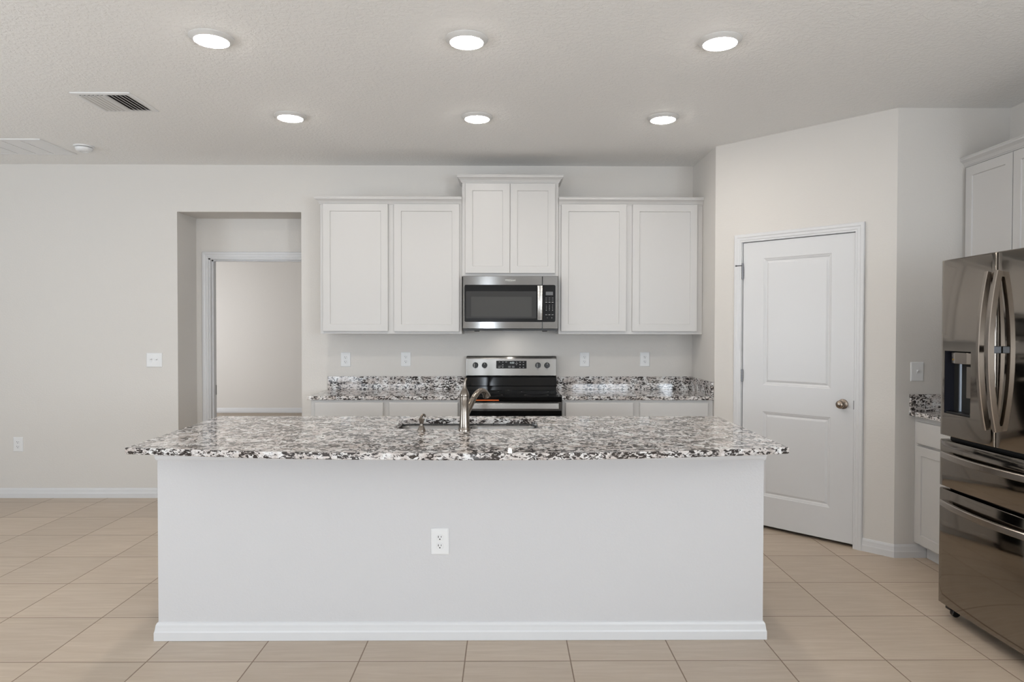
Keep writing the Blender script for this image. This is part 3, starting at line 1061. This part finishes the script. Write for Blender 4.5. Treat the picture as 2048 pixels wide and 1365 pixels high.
SXc, SYc = -0.425, 3.452
dp = thing('soap_dispenser', 'short brushed nickel soap dispenser pump left of the faucet', 'soap dispenser', (SXc, SYc, ZT))
mp = lambda a, b, h: (SXc+a, SYc+b, ZT+h)
MB().lathe([(0.0215, 0.0), (0.0215, 0.002), (0.0185, 0.009), (0.0150, 0.018), (0.0125, 0.0245), (0.0105, 0.026)], mp, 24).build('base', M_nickel, dp)
MB().lathe([(0.0088, 0.026), (0.0088, 0.036)], mp, 20).build('stem', M_nickel, dp)
MB().lathe([(0.0095, 0.036), (0.0105, 0.038), (0.0115, 0.045), (0.0135, 0.052), (0.0155, 0.057), (0.0160, 0.060), (0.0150, 0.0615)], mp, 24).build('cap', M_nickel, dp)
MB().tube([mp(*p) for p in [(-0.004, 0.0, 0.060), (-0.001, 0.004, 0.070), (0.004, 0.010, 0.078), (0.009, 0.017, 0.080), (0.013, 0.024, 0.076), (0.015, 0.028, 0.068)]], [0.0075, 0.0068, 0.006, 0.0055, 0.005, 0.0045], 12).build('nozzle', M_nickel, dp)

# ------------------------------------------------------------------ microwave
mw = thing('microwave', 'stainless over-the-range microwave with black glass door', 'microwave', (0.035, 5.67, 1.434))
X0, X1, YM0 = -0.345, 0.4175, 5.476
MB().box(X0+0.003, X1-0.003, YM0+0.03, YB-0.001, 1.452, 1.8745).build('body', M_case, mw)
MB().box(X0+0.003, X1-0.003, YM0+0.012, YB-0.02, 1.436, 1.4515).build('vent_base', M_black, mw)
SEAM = 0.291
mpf = FY(YM0+0.03)
dr_ = MB().nest((X0, SEAM-0.001, 1.452, 1.8735), [(0, 0), (0, 0.027), (0.003, 0.030)], mpf, True, True).build('door', M_steeldark, mw)
cp = MB().nest((SEAM+0.001, X1, 1.452, 1.8735), [(0, 0), (0, 0.027), (0.003, 0.030)], mpf, True, True).build('control_panel', M_steeldark, mw)
mq = FY(YM0)


def half_round(a0, a1, b0, b1, r, left):
    # rectangle with the two left (or right) corners rounded
    out = []
    for cx, cy, t0, on in ((a1-r, b0+r, -PI/2, not left), (a1-r, b1-r, 0, not left), (a0+r, b1-r, PI/2, left), (a0+r, b0+r, PI, left)):
        if on:
            out += [(cx+r*math.cos(t0+PI/2*k/5), cy+r*math.sin(t0+PI/2*k/5)) for k in range(6)]
        else:
            out.append((cx+(r if cx > (a0+a1)/2 else -r), cy+(r if cy > (b0+b1)/2 else -r)))
    return out


def plate(P, h0_, h1_, mp_):
    return MB().loops([[mp_(a, b, h0_) for a, b in P], [mp_(a, b, h1_) for a, b in P]], cap0=True, cap1=True)


gl = plate(half_round(-0.331, SEAM-0.0015, 1.507, 1.803, 0.012, True), 0.0, 0.0022, mq).build('glass', M_panelgloss, dr_)
plate(rrect(-0.319, 0.243, 1.535, 1.752, 0.004, 3), 0.0022, 0.0028, mq).build('door_window', M_window, dr_)
plate(rrect(-0.278, 0.206, 1.549, 1.708, 0.004, 3), 0.0028, 0.0033, mq).build('window_screen', M_window2, dr_)
plate(half_round(SEAM+0.0015, 0.3955, 1.507, 1.803, 0.012, False), 0.0, 0.0022, mq).build('key_field', M_panelgloss, cp)
plate(rrect(0.3185, 0.3755, 1.721, 1.749, 0.001, 2), 0.0022, 0.0027, mq).build('display', M_disp, cp)
kx = (0.3225, 0.3475, 0.3725)
kz = lambda ypx: 1.803-(ypx-570.0)*0.00397
for yy in (596.4, 600.4, 604.8):
    for x in kx:
        hh = 0.0010 if yy < 602 else 0.0024
        MB().box(x-0.0075, x+0.0075, YM0-0.0026, YM0-0.0021, kz(yy)-hh, kz(yy)+hh).build('key_legend', M_mark, cp)
for x in kx:
    MB().box(x-0.0075, x+0.0075, YM0-0.0026, YM0-0.0021, kz(630.0)-0.002, kz(630.0)+0.002).build('key_legend', M_mark, cp)
for r_, row in enumerate(((1, 2, 3), (4, 5, 6), (7, 8, 9), (None, 0, None))):
    for c_, d in enumerate(row):
        zz = kz((610.8, 614.2, 617.4, 620.8)[r_])
        if d is not None:
            text('key_digit', str(d), 0.0125, (kx[c_], YM0-0.0026, zz), M_mark, cp)
        else:
            MB().box(kx[c_]-0.003, kx[c_]+0.003, YM0-0.0026, YM0-0.0021, zz-0.003, zz+0.003).build('key_symbol', M_mark, cp)
MB().box(0.3265, 0.3345, YM0-0.0026, YM0-0.0021, kz(636.2)-0.003, kz(636.2)+0.003).build('key_symbol', M_markd, cp)
MB().box(0.365, 0.3685, YM0-0.0026, YM0-0.0021, kz(636.2)-0.004, kz(636.2)+0.004).build('key_symbol', M_mark, cp)
# bowed vertical handle
hb = MB()
L = []
for k in range(17):
    t = k/16
    z = 1.797-(1.797-1.524)*t
    bow = 0.012+0.026*math.sin(PI*t)
    L.append([(x, YM0-hh, z) for x, hh in ((0.2515, bow-0.009), (0.2515, bow-0.002), (0.2555, bow), (0.2865, bow), (0.2905, bow-0.002), (0.2905, bow-0.009))])
hb.loops(L, cap0=True, cap1=True, smooth=True)
for z in (1.790, 1.531):
    hb.box(0.256, 0.286, YM0-0.013, YM0-0.0023, z-0.006, z+0.006)
hb.build('handle', M_steelbright, mw)
text('logo', 'Whirlpool', 0.020, (0.034, YM0-0.0005, 1.8405), M_markw, dr_)
ring = MB()
ring.loops([[(0.040+k*0.026*math.cos(2*PI*i/28), YM0-0.0006, 1.8405+k*0.0105*math.sin(2*PI*i/28)+0.003*math.cos(2*PI*i/28)) for i in range(4, 28)] for k in (0.95, 1.0)], closed=False)
ring.build('logo_ring', M_markw, dr_)
lm = MB().box(-0.02, 0.09, 5.63, 5.69, 1.4335, 1.4362)
lm.build('cooktop_lamp', M_plastic, mw)
MB().lathe([(0.022, 0.0), (0.020, 0.006)], lambda a, b, h: (-0.235+a, 5.56+b, 1.436-h), 16).build('foot', M_black, mw)
MB().lathe([(0.022, 0.0), (0.020, 0.006)], lambda a, b, h: (0.315+a, 5.56+b, 1.436-h), 16).build('foot', M_black, mw)

# ------------------------------------------------------------------ range
rg = thing('range', 'freestanding stainless electric range with black glass cooktop', 'range', (0.045, 5.5, 0))
RX0, RX1 = -0.3385, 0.4290
YD = 5.205               # oven door face
MB().box(RX0+0.004, RX1-0.004, YD+0.042, YB-0.03, 0.03, 0.9195).build('body', M_case, rg)
for fx in (RX0+0.05, RX1-0.05):
    for fy in (5.30, 5.78):
        MB().lathe([(0.016, 0.0), (0.016, 0.03)], lambda a, b, h: (fx+a, fy+b, h), 12).build('foot', M_black, rg)
cx = MB().nest((RX0, RX1, YD-0.006, 5.800), [(0, 0.9035), (0, 0.930), (0.004, 0.9345), (0.012, 0.9345), (0.014, 0.933)], XYZ, True, True, r=0.008, seg=3)
ck = cx.build('cooktop', M_gloss, rg)
for bx, by, br in ((-0.14, 5.36, 0.115), (0.24, 5.36, 0.095), (-0.14, 5.64, 0.085), (0.24, 5.64, 0.115)):
    MB().loops([[(bx+r_*math.cos(2*PI*i/40), by+r_*math.sin(2*PI*i/40), 0.9332) for i in range(40)] for r_ in (br-0.003, br)]).build('burner_ring', M_markd, ck)
bk = MB()
bk.box(RX0+0.002, RX1-0.002, 5.800, YB-0.012, 0.92, 1.052)
bk.loops([[(x, y, z) for y, z in ((5.800, 0.9345), (5.788, 0.9345), (5.790, 0.965), (5.797, 0.970), (5.800, 1.040))] for x in (RX0+0.002, RX1-0.002)], closed=True, cap0=True, cap1=True)
bk.build('back_riser', M_gloss, rg)
pf = [(YB-0.012, 1.050), (5.786, 1.050), (5.778, 1.056), (5.786, 1.198), (5.792, 1.212), (5.803, 1.220), (YB-0.012, 1.220)]
bgd = MB().loops([[(x, y, z) for y, z in pf] for x in (RX0+0.004, RX1-0.001)], cap0=True, cap1=True).build('backguard', M_steel, rg, 0.003, 2)


def BG(a, b, h):        # along the sloped face of the backguard
    return (a, 5.778+(b-1.056)*0.008/0.142-h, b)


cd = plate(rrect(-0.081, 0.1745, 1.117, 1.182, 0.002, 2), 0.0, 0.0018, BG).build('control_display', M_panelgloss, bgd)
mk = MB()
for (px, py, wd, ht) in ((998.8, 724.4, 1.2, 0.5), (1005.5, 724.4, 1.2, 0.5), (1012.2, 724.5, 1.8, 0.4), (1005.5, 729.4, 1.2, 0.6), (998.4, 734.6, 2.2, 0.5), (1005.3, 734.6, 1.3, 0.5),
                          (1033.2, 724.5, 0.9, 0.5), (1040.2, 724.6, 1.6, 0.6), (1047.0, 724.6, 1.2, 0.6), (1033.1, 727.2, 2.8, 0.4), (1033.0, 729.6, 0.9, 0.5), (1040.1, 729.6, 1.3, 0.8), (1046.8, 729.6, 1.3, 0.7),
                          (1040.0, 735.2, 1.2, 0.6), (1046.8, 735.2, 1.3, 0.7), (1002.0, 732.4, 5.5, 0.2)):
    x, z = -0.0805+(px-992.5)*0.00421, 1.1815-(py-722)*0.00421
    MB().add([BG(x+a*wd*0.0042, z+b*ht*0.0042, 0.0021) for a, b in ((-1, -1), (1, -1), (1, 1), (-1, 1))], [(0, 1, 2, 3)]).build('key_legend', M_mark, cd)
for px in (1018.9, 1026.5):
    x, z = -0.0805+(px-992.5)*0.00421, 1.1815-(734.0-722)*0.00421
    MB().add([BG(x+a*0.0105, z+b*0.0075, 0.0021) for a, b in ((-1, -1), (1, -1), (1, 1), (-1, 1))], [(0, 1, 2, 3)]).build('touch_pad', M_disp, cd)
tx_ = BG(0.052, 1.1645, 0.0022)
text('clock_digits', '4:00', 0.0225, tx_, M_digit, cd)
for i, kx_ in enumerate((-0.257, -0.180, 0.272, 0.348)):
    K = lambda a, b, h, kx_=kx_: BG(kx_+a, 1.144+b, h)
    kb = MB().lathe([(0.0245, 0.0), (0.0240, 0.006), (0.0225, 0.010), (0.0215, 0.022), (0.0195, 0.024)], K, 28).build('knob', M_black, bgd)
    g = MB()
    g.box(-0.0055, 0.0055, -0.0215, 0.0215, 0.0235, 0.032, K)
    g.build('grip', M_black, kb, 0.001, 1)
    g = MB()
    if i in (0, 2):
        g.box(-0.0105, -0.0065, -0.0165, 0.0165, 0.0238, 0.0246, K)
    else:
        g.box(-0.0012, 0.0012, 0.008, 0.020, 0.0318, 0.0326, K)
    g.build('indicator', M_markw, kb)
    mk = MB()
    for aa, rr in ((90, 0.033), (270, 0.036), (45, 0.034), (135, 0.034), (0, 0.034), (180, 0.034), (225, 0.034), (315, 0.034)):
        ca, sa = rr*math.cos(math.radians(aa)), rr*math.sin(math.radians(aa))
        s_ = 0.0018 if aa in (90, 270) else 0.0007
        mk.add([K(ca+a*s_, sa+b*s_, 0.0006) for a, b in ((-1, -1), (1, -1), (1, 1), (-1, 1))], [(0, 1, 2, 3)])
    mk.build('dial_marks', M_markd, bgd)
md = FY(YD+0.040)
MB().nest((RX0+0.001, RX1-0.001, 0.205, 0.8985), [(0, 0), (0, 0.036), (0.004, 0.040)], md, True, True).build('oven_door', M_steeldark, rg)
plate(rrect(RX0+0.004, RX1-0.004, 0.215, 0.8275, 0.004, 2), 0.0, 0.0025, FY(YD)).build('oven_glass', M_gloss, rg)
hd_ = MB()
hd_.nest((-0.365+0.045, 0.4005, 0.8445, 0.8885), [(0, 0.028), (0, 0.040), (0.003, 0.044)], FY(YD), True, True)
hd = hd_.build('oven_handle', M_steelbright, rg)
for bx in (-0.295, 0.378):
    MB().box(bx-0.012, bx+0.012, YD-0.030, YD+0.0005, 0.853, 0.880).build('bracket', M_steel, hd)
MB().nest((RX0+0.001, RX1-0.001, 0.045, 0.198), [(0, 0), (0, 0.036), (0.004, 0.040)], md, True, True).build('storage_drawer', M_steel, rg)
sk_ = MB().box(-0.300, -0.0525, YD-0.0072, YD-0.0062, 0.9045, 0.9115).build('orange_strip', M_orange, rg)  # thin orange strip along the front edge of the cooktop
sk_['label'] = 'thin orange strip'

# ------------------------------------------------------------------ refrigerator (faces -X)
fr = thing('refrigerator', 'tall dark stainless french-door refrigerator with ice dispenser', 'refrigerator', (2.62, 3.045, 0))
FXF = 2.205                # door faces
FY0, FY1, FYS = 2.645, 3.452, 3.048
FZT = 1.797
MB().box(FXF+0.085, 3.075, FY0+0.006, FY1-0.006, 0.055, FZT-0.022).build('cabinet', M_case, fr, 0.003, 1)
MB().box(FXF+0.045, FXF+0.0845, FY0+0.015, FY1-0.015, 0.075, FZT-0.03).build('gasket', M_gasket, fr)
BUL = 0.010


def face_x(y):
    t = (y-(FY0+FY1)/2)/((FY1-FY0)/2)
    return FXF-BUL*(1-t*t)


def door_mesh(y0, y1, z0, z1, hole=None, th=0.045, n=16, r=0.007):
    """door with a gently bowed front and rounded edges; optional rectangular recess opening"""
    ys = [y0+r*(1-math.cos(PI/2*k/3)) for k in range(3)]+[y0+r+(y1-y0-2*r)*k/n for k in range(n+1)]+[y1-r*(1-math.cos(PI/2*k/3)) for k in (2, 1, 0)]
    ed = lambda y: 0.0 if y0+r <= y <= y1-r else r-math.sqrt(max(0, r*r-(r-min(y-y0, y1-y))**2))
    zs = [(z0, r), (z0+r*0.3, r*0.29), (z0+r, 0)]
    top = [(z1-r, 0), (z1-r*0.3, r*0.29), (z1, r)]
    mids = []
    if hole:
        hy0, hy1, hz0, hz1 = hole
        ys = sorted(set([y for y in ys if min(abs(y-hy0), abs(y-hy1)) > 0.006]+[hy0, hy1]))
        mids = [(hz0, 0), (hz1, 0)]
    Z = zs+mids+top
    mb = MB()
    idx = {}
    V = []
    for i, (z, e) in enumerate(Z):
        for k, y in enumerate(ys):
            idx[i, k] = len(V)
            V.append((face_x(y)+max(e, ed(y)), y, z))
    F = []
    for i in range(len(Z)-1):
        for k in range(len(ys)-1):
            if hole and Z[i][0] >= hole[2]-1e-6 and Z[i+1][0] <= hole[3]+1e-6 and ys[k] >= hole[0]-1e-6 and ys[k+1] <= hole[1]+1e-6:
                continue
            F.append((idx[i, k], idx[i, k+1], idx[i+1, k+1], idx[i+1, k]))
    mb.add(V, F, True)
    # sides and back
    per = [idx[0, k] for k in range(len(ys))]+[idx[i, len(ys)-1] for i in range(1, len(Z))]+[idx[len(Z)-1, k] for k in range(len(ys)-2, -1, -1)]+[idx[i, 0] for i in range(len(Z)-2, 0, -1)]
    ring0 = [V[i] for i in per]
    ring1 = [(FXF+th, p[1], p[2]) for p in ring0]
    mb.loops([ring0, ring1], cap1=not hole)
    if hole:
        ring = [(face_x(y), y, hole[2]) for y in ys if hole[0]-1e-6 <= y <= hole[1]+1e-6]+[(face_x(y), y, hole[3]) for y in reversed(ys) if hole[0]-1e-6 <= y <= hole[1]+1e-6]
        mb.loops([ring, [(p[0]+0.012, p[1], p[2]) for p in ring]])
    return mb


GZ0, GZ1 = 0.916, FZT
HOLE = (3.215, 3.418, 1.030, 1.342)
ld = door_mesh(FYS+0.004, FY1, GZ0, GZ1, HOLE).build('door', M_fridge, fr)
rd = door_mesh(FY0, FYS-0.004, GZ0, GZ1).build('door', M_fridge, fr)
d1_ = door_mesh(FY0, FY1, 0.660, 0.894, None, n=28).build('drawer', M_fridge, fr)
d2_ = door_mesh(FY0, FY1, 0.064, 0.648, None, n=28).build('drawer', M_fridge, fr)
MB().box(FXF+0.002, FXF+0.040, FYS-0.0012, FYS+0.0032, GZ0+0.008, GZ1-0.006).build('edge_strip', M_fhandle, ld)
# dispenser recess in the far door: open box with hood, nozzle column, paddle and tray
hy0, hy1, hz0, hz1 = HOLE
rc = MB()
xf, xb = FXF+0.0005, FXF+0.100
rc.add([(xf, hy0, hz0), (xf, hy1, hz0), (xf, hy1, hz1), (xf, hy0, hz1), (xb, hy0+0.01, hz0), (xb, hy1-0.01, hz0), (xb, hy1-0.01, hz1), (xb, hy0+0.01, hz1)],
       [(0, 4, 5, 1), (1, 5, 6, 2), (2, 6, 7, 3), (3, 7, 4, 0), (4, 7, 6, 5)])
rc_o = rc.build('dispenser_recess', M_navy, ld)
hd2 = MB()
hd2.loops([[(x, y, z) for x, y in ((FXF+0.095, 3.225), (FXF+0.012, 3.225), (FXF+0.002, 3.260), (FXF+0.002, 3.345), (FXF+0.012, 3.385), (FXF+0.060, 3.400), (FXF+0.095, 3.400))] for z in (hz1-0.062, hz1-0.050, hz1-0.006)], cap0=True, cap1=True)
hood = hd2.build('dispenser_hood', M_fhandle, ld, 0.003, 2)
for dy in (0.334, 0.352, 0.368):
    MB().box(FXF+0.0065, FXF+0.0085, 3.0+dy-0.0045, 3.0+dy+0.0045, hz1-0.027, hz1-0.018).build('dispenser_icon', M_markd, ld)
MB().box(FXF+0.0045, FXF+0.0075, 3.350, 3.368, hz1-0.046, hz1-0.038).build('dispenser_key', M_brass, ld)
MB().lathe([(0.012, hz0+0.012), (0.012, hz1-0.062)], lambda a, b, h: (FXF+0.050+a, 3.366+b, h), 16).build('water_tube', M_button, ld)
MB().box(FXF+0.030, FXF+0.038, 3.255, 3.300, hz0+0.085, hz1-0.075).build('paddle', M_fhandle, ld)
MB().box(FXF+0.004, FXF+0.095, hy0+0.008, hy1-0.008, hz0+0.001, hz0+0.010).build('drip_tray', M_black, ld)


def bow_handle(name, pts_fn, wdir, wid, th, parent, n=28):
    """rectangular bar along a bowed centre line; pts_fn(t) gives the point, wdir the width axis"""
    mb = MB()
    L = []
    wd = Vector(wdir)
    for k in range(n+1):
        t = k/n
        p = Vector(pts_fn(t))
        d = (Vector(pts_fn(min(1, t+0.01)))-Vector(pts_fn(max(0, t-0.01)))).normalized()
        nn = d.cross(wd).normalized()
        c = 0.003
        L.append([p+wd*a+nn*b for a, b in ((-wid/2, -th/2+c), (-wid/2+c, -th/2), (wid/2-c, -th/2), (wid/2, -th/2+c), (wid/2, th/2-c), (wid/2-c, th/2), (-wid/2+c, th/2), (-wid/2, th/2-c))])
    mb.loops(L, cap0=True, cap1=True, smooth=False)
    return mb


def vhandle(y, parent):
    z0, z1 = 0.993, 1.708
    fn = lambda t: (FXF-0.022-0.036*(1-(2*t-1)**2), y, z1+(z0-z1)*t)
    mb = bow_handle('handle', fn, (0, 1, 0), 0.022, 0.028, parent)
    for z in (z1-0.014, z0+0.014):
        mb.box(FXF-0.020, FXF-0.002, y-0.0105, y+0.0105, z-0.012, z+0.012)
    return mb.build('handle', M_fhandle, parent)


vhandle(3.082, ld)
hR = vhandle(3.018, rd)
MB().box(FXF-0.046, FXF-0.012, 3.009, 3.024, 1.342, 1.374).build('release_button', M_button, rd, 0.002, 1)


def hhandle(z, parent):
    ya, yb = FY1-0.062, FY0+0.062
    fn = lambda t: (FXF-0.024-0.044*(1-(2*t-1)**2), ya+(yb-ya)*t, z)
    mb = bow_handle('handle', fn, (0, 0, 1), 0.030, 0.020, parent)
    for y in (ya-0.012, yb+0.012):
        mb.box(FXF-0.026, FXF+0.002, y-0.012, y+0.012, z-0.013, z+0.013)
    return mb.build('handle', M_fhandle, parent)


hhandle(0.826, d1_)
hhandle(0.585, d2_)
for y in (FY1-0.045, FY0+0.045):
    MB().lathe([(0.018, -0.013), (0.021, -0.010), (0.021, 0.010), (0.018, 0.013)], lambda a, b, h: (FXF+0.060+a, y+h, 0.0215+b), 18).box(
        FXF+0.022, FXF+0.085, y-0.018, y+0.018, 0.040, 0.0545).build('caster', M_black, fr)
MB().box(FXF+0.10, FXF+0.16, FY1-0.10, FY1-0.012, FZT-0.0215, FZT-0.004).build('hinge_cover', M_case, fr, 0.003, 1)
